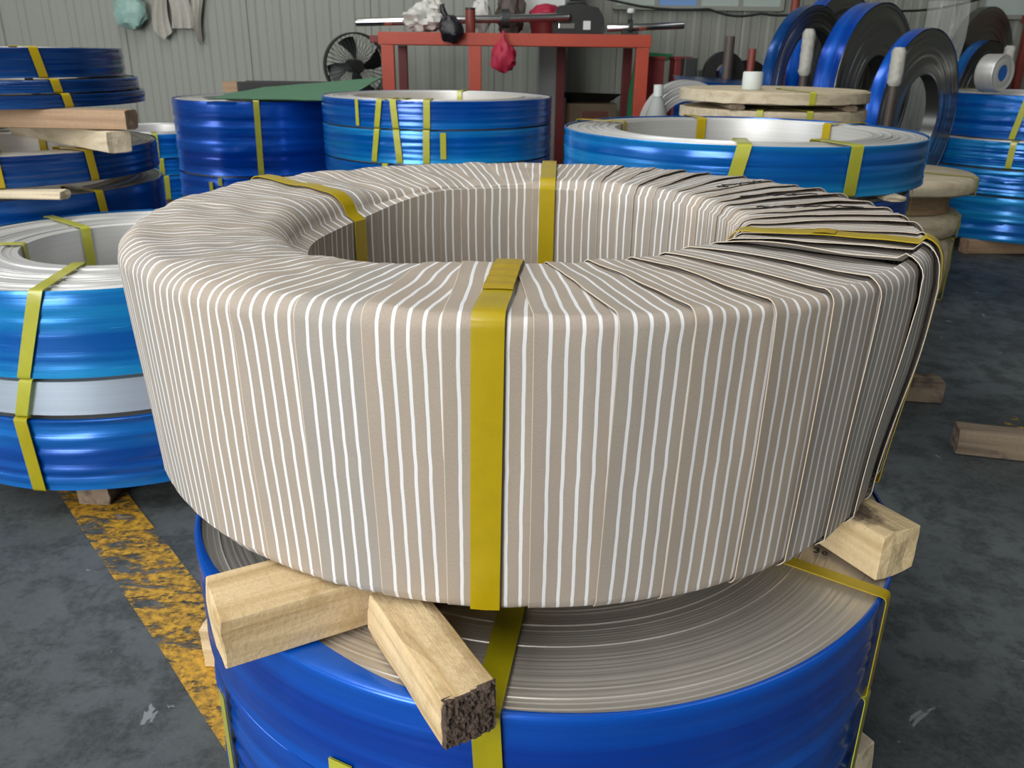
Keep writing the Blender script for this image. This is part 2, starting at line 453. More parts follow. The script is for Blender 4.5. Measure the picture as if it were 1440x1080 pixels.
def coil(nm, lab, c, z0, h, R, rin, film='film', metal='steel', straps=(), tabs=(), group=None, seg=96, ridges=26, jit=.0016, lip=.012, lipvar=0.0, seams=0, wob=.0015, cat='steel coil', sd=0, smat='strap_pale'):
    rr = random.Random(hash(nm+lab) % 99991 if False else sum(map(ord, lab))+sd)
    h -= .0045+wob*1.6
    root = empty(nm, (c[0], c[1], z0), lab, cat, group)
    Rw = R-.004-wob*1.2
    # wound strip: ridged top, plain bore
    prof = [(rin, .002), (rin, h-.003)]
    for k in range(ridges):
        r0 = rin+(Rw-rin)*k/ridges; r1 = rin+(Rw-rin)*(k+1)/ridges
        e = (rr.random()-.5)*2*jit + (jit*2.2 if rr.random() < .12 else 0)
        prof += [(r0+.0006, h-.002+e), (r1-.0006, h-.002+e)]
    prof += [(Rw, h-.003), (Rw, .002)]
    mb = MB(); mb.lathe(prof, seg, True)
    mb.build('winding', M[metal], root, smooth=R_(25))
    if film:
        rows = []
        nz = 22; offs = [(rr.random()-.5)*wob*2 for _ in range(nz+1)]
        for i in range(seg):
            a = 2*PI*i/seg; row = []
            lp = lip*(1+.6*noise.noise(Vector((math.cos(a)*2, math.sin(a)*2, sd+3.3))))
            if lipvar:  # film folded deeper over the rim round the front left
                d = (a-R_(232)+PI) % (2*PI)-PI
                lp += lipvar*math.exp(-(d/.35)**2)
            for j in range(nz+1):
                z = h*j/nz
                e = offs[j]+wob*1.1*noise.noise(Vector((math.cos(a)*3, math.sin(a)*3, z*60+sd)))
                if seams and j in seams: e -= .004
                row.append((R+e, z))
            row.append((R-.0015, h+.0012)); row.append((R-lp*.5, h+.0022)); row.append((R-lp, h+.0016))
            rows.append([(r*math.cos(a), r*math.sin(a), z) for r, z in row])
        mb = MB(); mb.quadgrid(rows, True, False)
        mb.build('film', M[film], root, smooth=R_(60))
    for s in straps:
        ang, wd = s[0], s[1]; lean = s[2] if len(s) > 2 else 0.0; sm = s[3] if len(s) > 3 else smat
        strap_mesh(R, rin, h, R_(ang), wd, .0035+wob*1.6, lean).build('strap', M[sm], root, smooth=R_(40))
    for (ang, zz, ht, wd) in tabs:   # short pieces of strap or tape stuck to the side
        a = R_(ang); mb = MB()
        rows = []
        for t in (-.5, 0, .5):
            aa = a+t*wd/R
            rows.append([((R+.003+wob*2)*math.cos(aa), (R+.003+wob*2)*math.sin(aa), zz), ((R+.003+wob*2)*math.cos(aa), (R+.003+wob*2)*math.sin(aa), zz+ht)])
        mb.quadgrid(rows)
        rows2 = [[(x*.996, y*.996, z) for x, y, z in r] for r in rows]; mb.quadgrid(rows2)
        mb.build('tape_piece', M[smat], root)
    return root

# ---- stack under the wrapped coil
LC = (.047, 1.141)
coil('steel_coil', 'blue film wrapped steel coil with bare grey winding directly under the striped coil', LC, .290, .1488, .500, .27, 'film_deep', 'steel',
     straps=[(-97.5, .030, -.05, 'strap_dark'), (-36.3, .020, .02, 'strap')], tabs=[(-117, .002, .03, .03)], ridges=110, wob=.0008, jit=.00035, lip=.006, lipvar=.03, seg=192, group=None, sd=1)
coil('steel_coil', 'lowest blue film coil of the stack carrying the striped coil', LC, .085, .203, .497, .27, 'film_deep', 'steel',
     straps=[(-99, .030, -.03, 'strap_pale'), (-36, .026, .02, 'strap_pale'), ], tabs=[(-146, .03, .15, .024)], ridges=20, seg=160, sd=2, wob=.0025)

# ------------------------------------------------------------------ the wrapped coil
WC = (.011, 1.2578); WZ0, WH = .503, .316
WR, WRI = .549, .319
wrapped = empty('wrapped_coil', (WC[0], WC[1], WZ0), 'large coil wrapped in beige and white striped strips with yellow straps', 'wrapped coil')

def sstep(a, b, x):
    t = max(0, min(1, (x-a)/(b-a))); return t*t*(3-2*t)
def angd(a, b): return (a-b+PI) % (2*PI)-PI

N1, NC, N2, N3, NB = 15, 6, 15, 12, 4
def wsec(phi):
    left = sstep(.15, .95, -math.cos(phi-.25))
    ro = .009+.015*left; ri = .016+.040*left; rb = .012
    R, r0, h = WR, WRI, WH
    P = []   # r, z, nr, nz, region
    for k in range(N1):
        f_ = k/N1; P.append((R-.012*(1-f_)**1.2, rb+(h-ro-rb)*f_, 1, 0, 0))
    for k in range(NC):
        t = PI/2*k/NC; P.append((R-ro+ro*math.cos(t), h-ro+ro*math.sin(t), math.cos(t), math.sin(t), 1))
    for k in range(N2): 
        f_ = k/N2; P.append((R-ro-(R-ro-r0-ri)*f_, h, 0, 1, 2))
    for k in range(NC):
        t = PI/2+PI/2*k/NC; P.append((r0+ri+ri*math.cos(t), h-ri+ri*math.sin(t), math.cos(t), math.sin(t), 3))
    for k in range(N3): P.append((r0, h-ri-(h-ri-rb)*k/N3, -1, 0, 4))
    for k in range(NB):
        t = PI+PI/2*k/NB; P.append((r0+rb+rb*math.cos(t), rb+rb*math.sin(t), math.cos(t), math.sin(t), 5))
    R -= .012
    for k in range(NB): P.append((r0+rb+(R-r0-2*rb)*k/NB, 0, 0, -1, 6))
    for k in range(NB):
        t = -PI/2+PI/2*k/NB; P.append((R-rb+rb*math.cos(t), rb+rb*math.sin(t), math.cos(t), math.sin(t), 7))
    return P
NP = len(wsec(0))

def wdisp(phi, i, p):
    """shared unevenness of the pack under the strips"""
    x, y = math.cos(phi), math.sin(phi)
    d = .0035*noise.noise(Vector((x*3.2, y*3.2, i*.10)))
    left = sstep(-.2, .6, -math.cos(phi+.3))
    if p[4] in (1, 2, 3):   # wrinkled top
        d += (.0016+.0035*left)*noise.noise(Vector((x*9, y*9, i*.22+4)))
        d += .0012*noise.noise(Vector((x*34, y*34, i*.3+9)))
        f_ = (p[0]-WRI)/(WR-WRI)
        d -= (.004+.014*left)*(1-f_)**2      # sags towards the bore
    if p[4] in (0, 1, 7):
        b = math.exp(-(angd(phi, R_(-32))/.22)**2)       # loose strip bulging at the right
        hh = p[1]/WH
        d += b*.013*sstep(.05, .75, hh)*(1 if p[4] == 0 else .8)
        d += .0012*noise.noise(Vector((x*22, y*22, i*.15+2)))
    if p[4] in (6,): d = 0
    return d

def loose(phi):
    return .25+.75*sstep(R_(112), R_(50), abs(angd(phi, R_(-8))))

JT0, JT1 = N1-3, N1+NC+4            # outside hands over to the top across the outer corner
angs = []; a_ = -PI
while a_ < PI-.05:
    angs.append(a_)
    a_ += R_(6.6) if -.42 < a_ < 1.30 else R_(8.0)
NS = len(angs)
for i in range(NS):
    ph0 = angs[i] + rnd.uniform(-.012, .012)
    lo = loose(ph0)
    skew = rnd.uniform(-.006, .006); skew_top = rnd.uniform(-.012, .012)*lo
    top_sign = out_sign = -1
    LW = (lo-.25)/.75
    lift0 = .0013+.0042*LW*rnd.uniform(.7, 1.25)
    wild = math.exp(-(angd(ph0, R_(-34))/.16)**2)
    if -.4 < ph0 < 1.3: wild = max(wild, rnd.uniform(.0, .4))
    K = 13
    rows = []; uvs = []
    sl = 0; prev = None
    for j in range(NP+1):
        jj = j % NP
        base = wsec(ph0)[jj]
        row = []; uvr = []
        if prev is not None: sl += math.hypot(base[0]-prev[0], base[1]-prev[1])
        prev = base
        # lean of the strip along its way round
        hz = base[1]/WH-.5
        rad = (base[0]-WRI)/(WR-WRI)
        sh = skew*hz*2 if base[4] in (0, 1) else (skew*(2*rad-1) if base[4] in (2, 3) else -skew)
        sh2 = skew_top*(1-rad) if base[4] in (1, 2, 3) else (skew_top if base[4] in (4, 5) else skew_top*(1-rad) if base[4] == 6 else 0)
        for q in range(-1, K+2):
            lipq = q < 0 or q > K
            t = STRIPW*(max(0, min(K, q))/K-.5)
            rloc = max(base[0], WRI*.98)
            phi = ph0+t/rloc+sh+sh2
            p = wsec(phi)[jj]
            reg = base[4]
            if reg in (5, 6): sg = -.6
            elif reg == 7: sg = out_sign
            else:
                sg = out_sign+(top_sign-out_sign)*sstep(JT0, JT1, jj)
            u = t/STRIPW
            l = lift0*(.5+sg*u)
            edge = max(0, sg*u*2-.35)/.65
            gap = max(0, noise.noise(Vector((i*3.7, j*.13, 1))))
            wt = sstep(JT0-6, JT0+4, jj)*(1-sstep(N1+NC+N2-5, N1+NC+N2+2, jj))
            l += edge**2*LW*((.0012+.004*gap)*wt+.0022*(1-wt)*(reg == 0)) + edge**2*wild*LW*.006*wt
            l += .0007*(i % 3)*(1-abs(sg))
            d = .0015+l+wdisp(phi, jj, p)
            if reg == 6: d = .001+.0006*(i % 2)
            if lipq: d -= .0010
            r = p[0]+p[2]*d; z = p[1]+p[3]*d
            row.append((r*math.cos(phi), r*math.sin(phi), max(z, .0012)))
            uvr.append((t*(1.0 if not lipq else 1.006), sl))
        rows.append(row); uvs.append(uvr)
    me = bpy.data.meshes.new('paper_strip')
    mm = len(rows[0]); V = [v for r in rows for v in r]; U = [u for r in uvs for u in r]; F = []
    for a in range(NP):
        for b_ in range(mm-1): F.append((a*mm+b_, a*mm+b_+1, (a+1)*mm+b_+1, (a+1)*mm+b_))
    me.from_pydata(V, [], F); me.update()
    uvl = me.uv_layers.new(name='UVMap')
    for lp in me.loops: uvl.data[lp.index].uv = U[lp.vertex_index]
    me.materials.append(M['fabric'])
    for pl in me.polygons: pl.use_smooth = True
    me.set_sharp_from_angle(angle=R_(55))
    o = bpy.data.objects.new('paper_strip', me); COL.objects.link(o); o.parent = wrapped
# solid core inside the wrapping
core = MB(); core.lathe([(WRI+.03, .02), (WRI+.03, WH-.045), (WR-.035, WH-.045), (WR-.012, WH-.06), (WR-.012, .02)], 96, True)
core.build('core', M['steel'], wrapped)

def wrap_strap(ang, wd, off, lean, skin='strap', seal_at=None, rin_fix=0.0):
    ang = R_(ang); pts = []
    S = wsec(ang)
    for jj, p in enumerate(S):
        d = off+wdisp(ang, jj, p)
        if p[4] == 6: d = .002
        pts.append((p[0]+p[2]*d, max(p[1]+p[3]*d, .0022), p[2], p[3], p[4]))
    rows = []
    for j in range(NP):
        r, z, nr, nz, reg = pts[j]
        rad = (r-WRI)/(WR-WRI)
        sh = lean*(z/WH-.5)*(1 if reg in (0, 1, 7) else 0) + (lean*.5+lean*1.2*(1-rad) if reg in (2, 3) else 0) + (lean*1.7 if reg == 4 else 0)
        row = []
        for t, o_ in ((-wd/2, 0), (0, .0003), (wd/2, 0), (wd/2, .0013), (0, .0017), (-wd/2, .0013)):
            ph = ang+(t+sh)/max(r, .3)
            rr = r+nr*o_
            row.append((rr*math.cos(ph), rr*math.sin(ph), z+nz*o_))
        rows.append(row)
    mb = MB(); mb.quadgrid(rows, True, True)
    so = mb.build('strap', M[skin], wrapped, smooth=R_(40))
    if seal_at:
        mb = MB(); sub = []
        for j in range(NP):
            if pts[j][4] == 2 and seal_at[0] <= j-N1-NC <= seal_at[1]:
                row = []
                for (x, y, z) in rows[j][3:]:
                    row.append((x, y, z+.0012+.0009*(j % 2)))
                sub.append(row)
        low = [[(x, y, z-.0015) for x, y, z in r] for r in sub]
        mb.quadgrid(sub); mb.quadgrid(low)
        tag(mb.build('strap_weld', M['seal'], so), 'darker ribbed weld in the yellow strap')
    return so
wrap_strap(-93.6, .030, .0072, .004, seal_at=(5, 13))
wrap_strap(-26.5, .030, .0105, -.004, seal_at=(7, 9))
wrap_strap(84, .029, .0085, -.010)
wrap_strap(150, .028, .0065, .0, 'strap')

# hand-written marks on the loose strips, back right of the top
rw = random.Random(3)
def scribble(a, b_, amp, n, z):
    wr = MB()
    a = Vector(a); b_ = Vector(b_); d = (b_-a); nrm = Vector((-d.y, d.x)).normalized()
    run = []
    for k in range(n+1):
        p = a+d*(k/n)+nrm*amp*(rw.random()-.5)*2+d.normalized()*rw.uniform(-.006, .006)
        run.append(p)
    if len(run) > 1: wr.tube([(p.x-WC[0], p.y-WC[1], z-WZ0) for p in run], .0011, 5)
    o = wr.build('marker_writing', M['ink'], wrapped); tag(o, 'black hand-written marker scribble on the strips')
scribble((.330, 1.400), (.425, 1.470), .010, 22, .836)
scribble((.345, 1.305), (.470, 1.335), .008, 18, .836)
scribble((.352, 1.215), (.500, 1.225), .009, 16, .836)

# '30' written on the steel of the coil below
mk = MB()
def stroke(pts, r=.0010): mk.tube(pts, r, 5)
def glyph(o, ux, uy, pts): stroke([(o[0]+ux[0]*a+uy[0]*b_, o[1]+ux[1]*a+uy[1]*b_, .0022) for a, b_ in pts])
ux, uy = (.0100, -.0045), (.0045, .0105)
o3 = (.3965-LC[0], .9400-LC[1])
glyph(o3, ux, uy, [(0, .9), (.35, 1.05), (.6, .8), (.3, .55), (.65, .35), (.4, 0), (0, .1)])
glyph((o3[0]+.0095, o3[1]-.0045), ux, uy, [(.3+.28*math.cos(t*PI/5), .3+.3*math.sin(t*PI/5)) for t in range(11)])
top_low = [o for o in bpy.data.objects if o.get('label', '').startswith('blue film wrapped steel coil with bare grey')][0]
mo = mk.build('marker_writing', M['ink'], top_low, loc=(0, 0, .143)); tag(mo, 'black hand-written 30 on the steel')

# ------------------------------------------------------------------ lumber
def lumber(nm, lab, p0, ang, length, width, z0, h, matk='wood', group=None, end_bark=False, sd=0, tilt=0.0):
    """a sawn beam: p0 is the middle of its near end, ang its direction"""
    rr = random.Random(sd+17)
    nx = max(4, int(length/.03)); ny, nz = 4, 4
    bm = bmesh.new()
    bmesh.ops.create_cube(bm, size=1.0)
    bmesh.ops.subdivide_edges(bm, edges=bm.edges[:], cuts=3, use_grid_fill=True)
    for v in bm.verts:
        x, y, z = v.co
        e = .0022*noise.noise(Vector((x*length*26+sd, y*3+sd, z*3)))
        cx = (x+.5)*length
        cut = .006*noise.noise(Vector((sd*1.3, y*2, z*2)))
        cx += cut*(1 if x > .49 else (1 if x < -.49 else 0))
        yy = y*width+ (e if abs(y) > .49 else 0)
        zz = (z+.5)*h + (e if z > .49 else 0)
        if abs(y) > .49 and abs(z) > .49:   # worn arrises
            yy *= .955; zz += -.0025*(1 if z > 0 else -1)
        v.co = (cx, yy, zz)
    if end_bark:
        pass
    me = bpy.data.meshes.new(nm); bmesh.ops.bevel(bm, geom=[e for e in bm.edges if e.calc_face_angle(0) > .9], offset=.0015, segments=1, affect='EDGES')
    bm.to_mesh(me); bm.free(); me.materials.append(M[matk])
    o = bpy.data.objects.new(nm, me); COL.objects.link(o)
    o.location = (p0[0], p0[1], z0); o.rotation_euler = (0, tilt, R_(ang))
    tag(o, lab, 'lumber', group)
    if end_bark:
        mb = MB(); n = 24; rows = []
        for i in range(n+1):
            row = []
            for j in range(n+1):
                y = (i/n-.5)*width*.97; z = h*(j/n)*.97+.001
                d = .004+.004*noise.noise(Vector((i*.7, j*.7, 5)))+.003*noise.noise(Vector((i*.25, j*.25, 8)))
                if i in (0, n) or j in (0, n): d = -.001
                row.append((-d, y, z))
            rows.append(row)
        mb.quadgrid(rows)
        tag(mb.build('rough_end', M['bark'], o), 'dark rough bark-like end')
    return o
# between the striped coil and the coil below
lumber('lumber_beam', 'long pale beam end sticking out left under the striped coil', (-.314, .739), 29, .62, .090, .4355, .066, 'wood', sd=1)
lumber('lumber_block', 'short pale block with dark bark end jutting to the front', (-.036, .612), 120, .185, .058, .4355, .060, 'wood', end_bark=True, sd=2)
lumber('lumber_block', 'pale block with dark stain under the right side of the striped coil', (.480, .888), 118, .30, .068, .4355, .066, 'wood_stain', sd=3)
# below the stack, on the floor
lumber('lumber_beam', 'beam end on the floor left under the lowest blue coil', (-.545, 1.255), -4, 1.1, .085, 0, .084, 'wood', sd=4)
lumber('lumber_beam', 'beam under the lowest blue coil at the bottom right', (.522, .955), 118, .7, .075, 0, .084, 'wood_pale', sd=5)
# loose offcuts on the floor
lumber('lumber_offcut', 'brown lumber offcut lying on the floor nearest the striped coil at the right', (1.385, 2.525), 172, .21, .085, 0, .075, 'wood_grey', sd=6)
lumber('lumber_offcut', 'dark weathered offcut on the floor at the right picture edge', (1.255, 2.155), -14, .42, .075, 0, .075, 'wood_grey', sd=7)

# ------------------------------------------------------------------ left front stack
LS = (-1.035, 2.221)
coil('steel_coil', 'bright blue top coil of the stack left of the striped coil', LS, .355, .2035, .500, .255, 'film_light', 'steel_bright', straps=[(-91, .030, .33), (139, .026, 0), (-168, .026, 0)], ridges=40, seg=144, sd=4, lip=.003)
coil('steel_coil', 'bare silver steel coil between two blue coils at the left', LS, .262, .092, .500, .255, None, 'steel_band', straps=[(-96, .030, .33)], ridges=10, seg=144, sd=5)
coil('steel_coil', 'deep blue bottom coil of the stack left of the striped coil', LS, .076, .185, .503, .255, 'film', 'steel', straps=[(-97, .032, -.06, 'strap_dark')], ridges=10, seg=144, sd=6, wob=.003)
lumber('lumber_block', 'reddish block on the floor under the left blue stack', (-1.012, 1.785), 90, .75, .078, 0, .075, 'wood_grey', sd=8)
lumber('lumber_block', 'second block under the left blue stack near the picture edge', (-1.32, 1.95), 90, .6, .078, 0, .075, 'wood_grey', sd=9)

# ------------------------------------------------------------------ top left stack
TS = (-1.766, 2.969)
coil('steel_coil', 'navy blue coil topmost of the far left stack', TS, .947, .090, .430, .26, 'film_navy', 'steel_bright', straps=[(-40, .026, -.2, 'strap')], seg=96, sd=10, lip=.02)
coil('steel_coil', 'thin navy coil second from the top of the far left stack', (TS[0]+.015, TS[1]), .905, .041, .455, .26, 'film_navy', 'steel', straps=[(-38, .026, -.2, 'strap')], seg=96, sd=11)
coil('steel_coil', 'thin navy coil resting on the beams of the far left stack', (TS[0]+.02, TS[1]), .862, .042, .465, .26, 'film_navy', 'steel', straps=[(-36, .026, -.2, 'strap')], tabs=[(-74, .005, .034, .022)], seg=96, sd=12)
lumber('lumber_beam', 'pinkish beam end across the far left stack', (-1.165, 2.66), 176, 1.2, .075, .803, .058, 'wood_pink', sd=10)
lumber('lumber_beam', 'pale beam end pointing out of the far left stack', (-1.195, 2.62), 138, .80, .075, .738, .064, 'wood_pale', sd=11)
lumber('lumber_beam', 'second pale beam hidden in the middle of the far left stack', (-1.95, 2.52), 92, .85, .06, .738, .064, 'wood_pale', sd=12)
coil('steel_coil', 'blue coil with open bore under the crossed beams at far left', TS, .640, .096, .500, .33, 'film_navy', 'steel', straps=[(-62, .030, -.03, 'strap'), (-31, .026, -.1, 'strap'), (95, .026, 0, 'strap')], seg=112, sd=13, lip=.004)
lumber('lumber_board', 'thin board wedged between two navy coils at the left edge', (-1.34, 2.53), 178, .4, .06, .612, .026, 'wood_pale', sd=13)
lumber('lumber_board', 'rear thin board between the two navy coils at far left', (-1.45, 3.3), 178, .6, .06, .612, .026, 'wood_pale', sd=14)
coil('steel_coil', 'navy coil below the thin boards of the far left stack', TS, .36, .250, .505, .33, 'film_navy', 'steel', straps=[(-68, .030, -.03, 'strap'), (-29, .026, -.1, 'strap')], seg=112, sd=14)
coil('steel_coil', 'lowest navy coil of the far left stack near the floor', TS, .075, .283, .505, .33, 'film_navy', 'steel', seg=96, sd=15)
lumber('lumber_beam', 'floor beam under the far left stack', (-1.32, 2.75), 178, .9, .08, 0, .074, 'wood_pink', sd=15)
lumber('lumber_beam', 'rear floor beam under the far left stack', (-1.32, 3.2), 178, .9, .08, 0, .074, 'wood_pink', sd=16)

# ------------------------------------------------------------------ small blue stack seen in the gap at the left
DS = (-2.05, 4.92)
for k, (z0, h, lab) in enumerate(((.49, .125, 'top bright blue coil in the gap between the two left stacks'), (.40, .088, 'middle bright blue coil in the gap between the left stacks'), (.27, .128, 'lowest bright blue coil in the gap between the left stacks'))):
    coil('steel_coil', lab, DS, z0, h, .40, .25, 'film_light', 'steel_bright', straps=[(-66+k*2, .026, .03, 'strap_pale')], seg=80, sd=20+k)
for k, (lab, yy) in enumerate((('front brown block under the small blue stack in the left gap', 4.70), ('rear brown block under the small blue stack in the left gap', 5.12))):
    lumber('lumber_block', lab, (-1.72, yy), 180, .66, .1, 0, .268, 'wood_pink', sd=30+k)

# ------------------------------------------------------------------ dark blue stack behind, with the green sheet
ML = (-1.285, 4.45)
coil('steel_coil', 'dark blue coil carrying the green sheet beside the wall', ML, .475, .340, .42, .27, 'film_deep', 'steel_bright', straps=[(-77, .026, .02), (-27, .024, 0)], seg=112, sd=30, seams=(6, 11, 16), wob=.003)
coil('steel_coil', 'dark blue lower coil under the green sheet stack', ML, .26, .213, .425, .27, 'film_deep', 'steel_bright', straps=[(-77, .026, .02)], tabs=[(-111, .14, .045, .02), (-104, .17, .035, .02), (-108, .06, .045, .02)], seg=112, sd=31, seams=(8, 15), wob=.003)
coil('steel_coil', 'hidden bottom coil of the dark blue stack beside the wall', ML, .0, .258, .42, .27, 'film_deep', 'steel', seg=64, sd=32)
b = MB(); rows = []
for i in range(9):
    row = []
    for j in range(7):
        x = -.30+.62*i/8; y = -.40+.55*j/6
        # a slanted sheet, one corner hanging over the rim
        row.append((x+.12*(j/6), y-.02+.0*i, .004+.085*max(0, (j/6))*(.35+.65*i/8)+.006*noise.noise(Vector((i*.4, j*.5, 2)))))
    rows.append(row)
b.quadgrid(rows); b.quadgrid([[(x, y, z-.004) for x, y, z in r] for r in rows])
o = b.build('green_sheet', M['greenpale'], None, loc=(ML[0]+.16, ML[1]+.02, .816), smooth=R_(50))
tag(o, 'pale green sheet lying on the dark blue coil', 'sheet')
tr = empty('dark_tray', (ML[0]+.05, ML[1]+.34, .8165), 'dark shallow tray with brown end behind the green sheet', 'tray')
b = MB(); b.box((0, 0, .008), (.48, .16, .012)); b.box((0, -.08, .03), (.48, .012, .05)); b.box((0, .08, .03), (.48, .012, .05)); b.box((.235, 0, .03), (.012, .16, .05))
b.build('body', M['black'], tr, bevel=.002)
b = MB(); b.box((-.275, -.02, .027), (.09, .12, .05)); b.build('end_block', M['wood_pink'], tr, bevel=.004)

# ------------------------------------------------------------------ middle back stack
MC = (-.341, 3.884)
coil('steel_coil', 'blue coil with pale rim at the back centre under the workbench', MC, .752, .108, .500, .36, 'film', 'steel_bright', straps=[(-112.5, .024, .15), (-104.5, .026, -.09), (-90, .026, .02), (78, .024, 0)], tabs=[(-124, .005, .10, .016)], seg=128, sd=40, lip=.006)
coil('steel_coil', 'lighter blue second coil of the back centre stack', MC, .620, .130, .500, .36, 'film_light', 'steel_bright', straps=[(-114.5, .024, .15), (-103.3, .026, -.09), (-90.5, .026, .02)], tabs=[(-83, .02, .10, .022)], seg=128, sd=41)
coil('steel_coil', 'blue third coil of the back centre stack', MC, .33, .288, .500, .36, 'film', 'steel_bright', straps=[(-110, .024, 0), (-91, .026, 0)], seg=96, sd=42)
coil('steel_coil', 'hidden bottom coil of the back centre stack', MC, .0, .328, .500, .36, 'film', 'steel', seg=64, sd=43)
# pale plate lying in its bore
b = MB(); b.lathe([(.0, .0), (.352, .0), (.352, .012), (.0, .014)], 64)
tag(b.build('round_board', M['wood_pale'], None, loc=(MC[0], MC[1], .80)), 'pale round board lying inside the back centre coil', 'board')

# ------------------------------------------------------------------ big blue coil at the right
BR = (.644, 2.512)
coil('steel_coil', 'wide blue coil with silver top right behind the striped coil', BR, .722, .122, .500, .355, 'film_light', 'steel_bright', straps=[(-104, .034, .20), (-72, .034, .04), (96, .030, 0, 'strap'), (152, .030, 0, 'strap'), (28, .030, 0, 'strap')], seg=144, sd=50, lip=.004, ridges=30)
coil('steel_coil', 'darker blue coil under the wide blue coil at the right', (BR[0]-.015, BR[1]), .515, .190, .487, .36, 'film_deep', 'steel_bright', straps=[(-25, .02, 0)], seg=128, sd=51, lip=.004)
for k, (x, y) in enumerate(((.33, 2.52), (.93, 2.52))):
    lumber('lumber_board', ('left', 'right')[k]+' thin spacer board under the wide blue coil', (x, y-.45), 90, .9, .05, .7065, .015, 'wood_pale', sd=40+k)
coil('steel_coil', 'third blue coil of the wide stack behind the striped coil', BR, .26, .253, .490, .36, 'film', 'steel', seg=96, sd=52)
coil('steel_coil', 'bottom blue coil of the wide stack behind the striped coil', BR, .0, .258, .495, .36, 'film', 'steel', seg=96, sd=53)

# ------------------------------------------------------------------ wooden discs
def disc(nm, lab, c, z0, h, R, planks=5, mk='wood_pale', straps=(), hole=.12, seg=64, group=None, sd=0):
    root = empty(nm, (c[0], c[1], z0), lab, 'wooden disc', group)
    # round disc built of parallel boards, each cut to the circle, plus the rim
    W = 2*R/planks
    for k in range(planks):
        y0, y1 = -R+W*k+.002, -R+W*(k+1)-.002
        n = 10; rows = []
        for i in range(n+1):
            y = y0+(y1-y0)*i/n
            xx = math.sqrt(max(R*R-y*y, 1e-5))-.012
            xx = max(xx, .004)
            rows.append([(-xx, y, h*.80), (-xx, y, h), (xx, y, h), (xx, y, h*.80)])
        mb = MB(); mb.quadgrid(rows, False, True)
        mb.f.append(tuple(range(4))); mb.f.append(tuple(4*n+q for q in (3, 2, 1, 0)))
        mb.build('plank', M[mk], root)
    prof = [(R-.012, 0), (R, .003), (R, h-.004), (R-.012, h-.002)]
    mb = MB(); rows = []
    for i in range(seg):
        a = 2*PI*i/seg; e = .003*noise.noise(Vector((math.cos(a)*8, math.sin(a)*8, sd)))
        rows.append([((r+e)*math.cos(a), (r+e)*math.sin(a), z+e) for r, z in prof])
    mb.quadgrid(rows, True, True); mb.build('rim', M[mk], root, smooth=R_(40))
    mb = MB(); mb.lathe([(.001, 0), (R-.014, 0), (R-.014, h*.3), (.001, h*.3)], 48); mb.build('base', M[mk], root)
    for ang in straps:
        strap_mesh(R, .05, h, R_(ang), .022, .004, .0).build('strap', M['strap_pale'], root)
    return root
WD = (.985, 3.40)
disc('wooden_disc', 'topmost pale wooden disc behind the wide blue coil', WD, .873, .042, .35, straps=(-84,), sd=1)
disc('wooden_disc', 'second pale wooden disc under the topmost wooden disc', WD, .811, .040, .347, straps=(-112, -84), sd=2)
for k, (dx, s) in enumerate(((-.2, 'left'), (.2, 'right'))):
    lumber('lumber_board', s+' dark slat between the two upper wooden discs', (WD[0]+dx, WD[1]-.28), 90, .56, .05, .8525, .019, 'wood_grey', sd=50+k)
    lumber('lumber_board', s+' slat under the second wooden disc', (WD[0]+dx, WD[1]-.28), 90, .56, .05, .786, .023, 'wood_grey', sd=52+k)
disc('wooden_disc', 'third brownish wooden disc of the back right pile', (WD[0]+.01, WD[1]), .742, .042, .345, mk='wood_pink', sd=3)
coil('steel_coil', 'blue coil under the pile of wooden discs at the back right', (WD[0]+.02, WD[1]), .37, .371, .34, .2, 'film', 'steel', seg=64, sd=54)
coil('steel_coil', 'bottom blue coil under the pile of wooden discs', (WD[0]+.02, WD[1]), .0, .369, .34, .2, 'film', 'steel', seg=64, sd=55)
b = MB(); b.lathe([(.022, .0), (.034, .0), (.036, .004), (.036, .058), (.033, .062), (.022, .06)], 28, True)
tag(b.build('tape_roll', M['white'], None, loc=(.875, 3.30, .9155), smooth=R_(40)), 'small white roll standing on the topmost wooden disc', 'roll')

# pale thick discs at the right
PD = (1.72, 3.95)
def cushion(lab, z0, h, R, mk, c):
    prof = [(.06, .0), (R*.92, 0), (R*.98, h*.15), (R, h*.5), (R*.98, h*.85), (R*.93, h), (.06, h)]
    root = empty('wooden_reel', (c[0], c[1], z0), lab, 'wooden reel')
    mb = MB(); rows = []
    for i in range(72):
        a = 2*PI*i/72; e = .004*noise.noise(Vector((math.cos(a)*5, math.sin(a)*5, z0*9)))
        rows.append([((r+e)*math.cos(a), (r+e)*math.sin(a), z) for r, z in prof])
    mb.quadgrid(rows, True, True); mb.build('flange', M[mk], root, smooth=R_(45))
    mb = MB(); mb.lathe([(.055, h+.001), (.11, h+.001), (.11, h-.01), (.055, h-.01)], 32, True); mb.build('hub_ring', M['wood_pink'], root)
    strap_mesh(R, .06, h, R_(-42), .02, .003).build('strap', M['strap_pale'], root)
    return root
cushion('topmost pale wooden reel at the right behind the striped coil', .475, .075, .375, 'wood_pale', PD)
b = MB(); b.lathe([(.03, 0), (.28, 0), (.27, .04), (.28, .083), (.03, .083)], 48, True)
tag(b.build('wooden_hub', M['wood_pink'], None, loc=(PD[0], PD[1], .391), smooth=R_(40)), 'brown hub between the two pale wooden reels at right', 'hub')
cushion('second pale wooden reel under the topmost reel at right', .285, .101, .335, 'wood_pale', (PD[0], PD[1]))
cushion('greyish lowest wooden reel standing on the floor at right', .0, .279, .345, 'wood_pale', (PD[0]-.02, PD[1]))

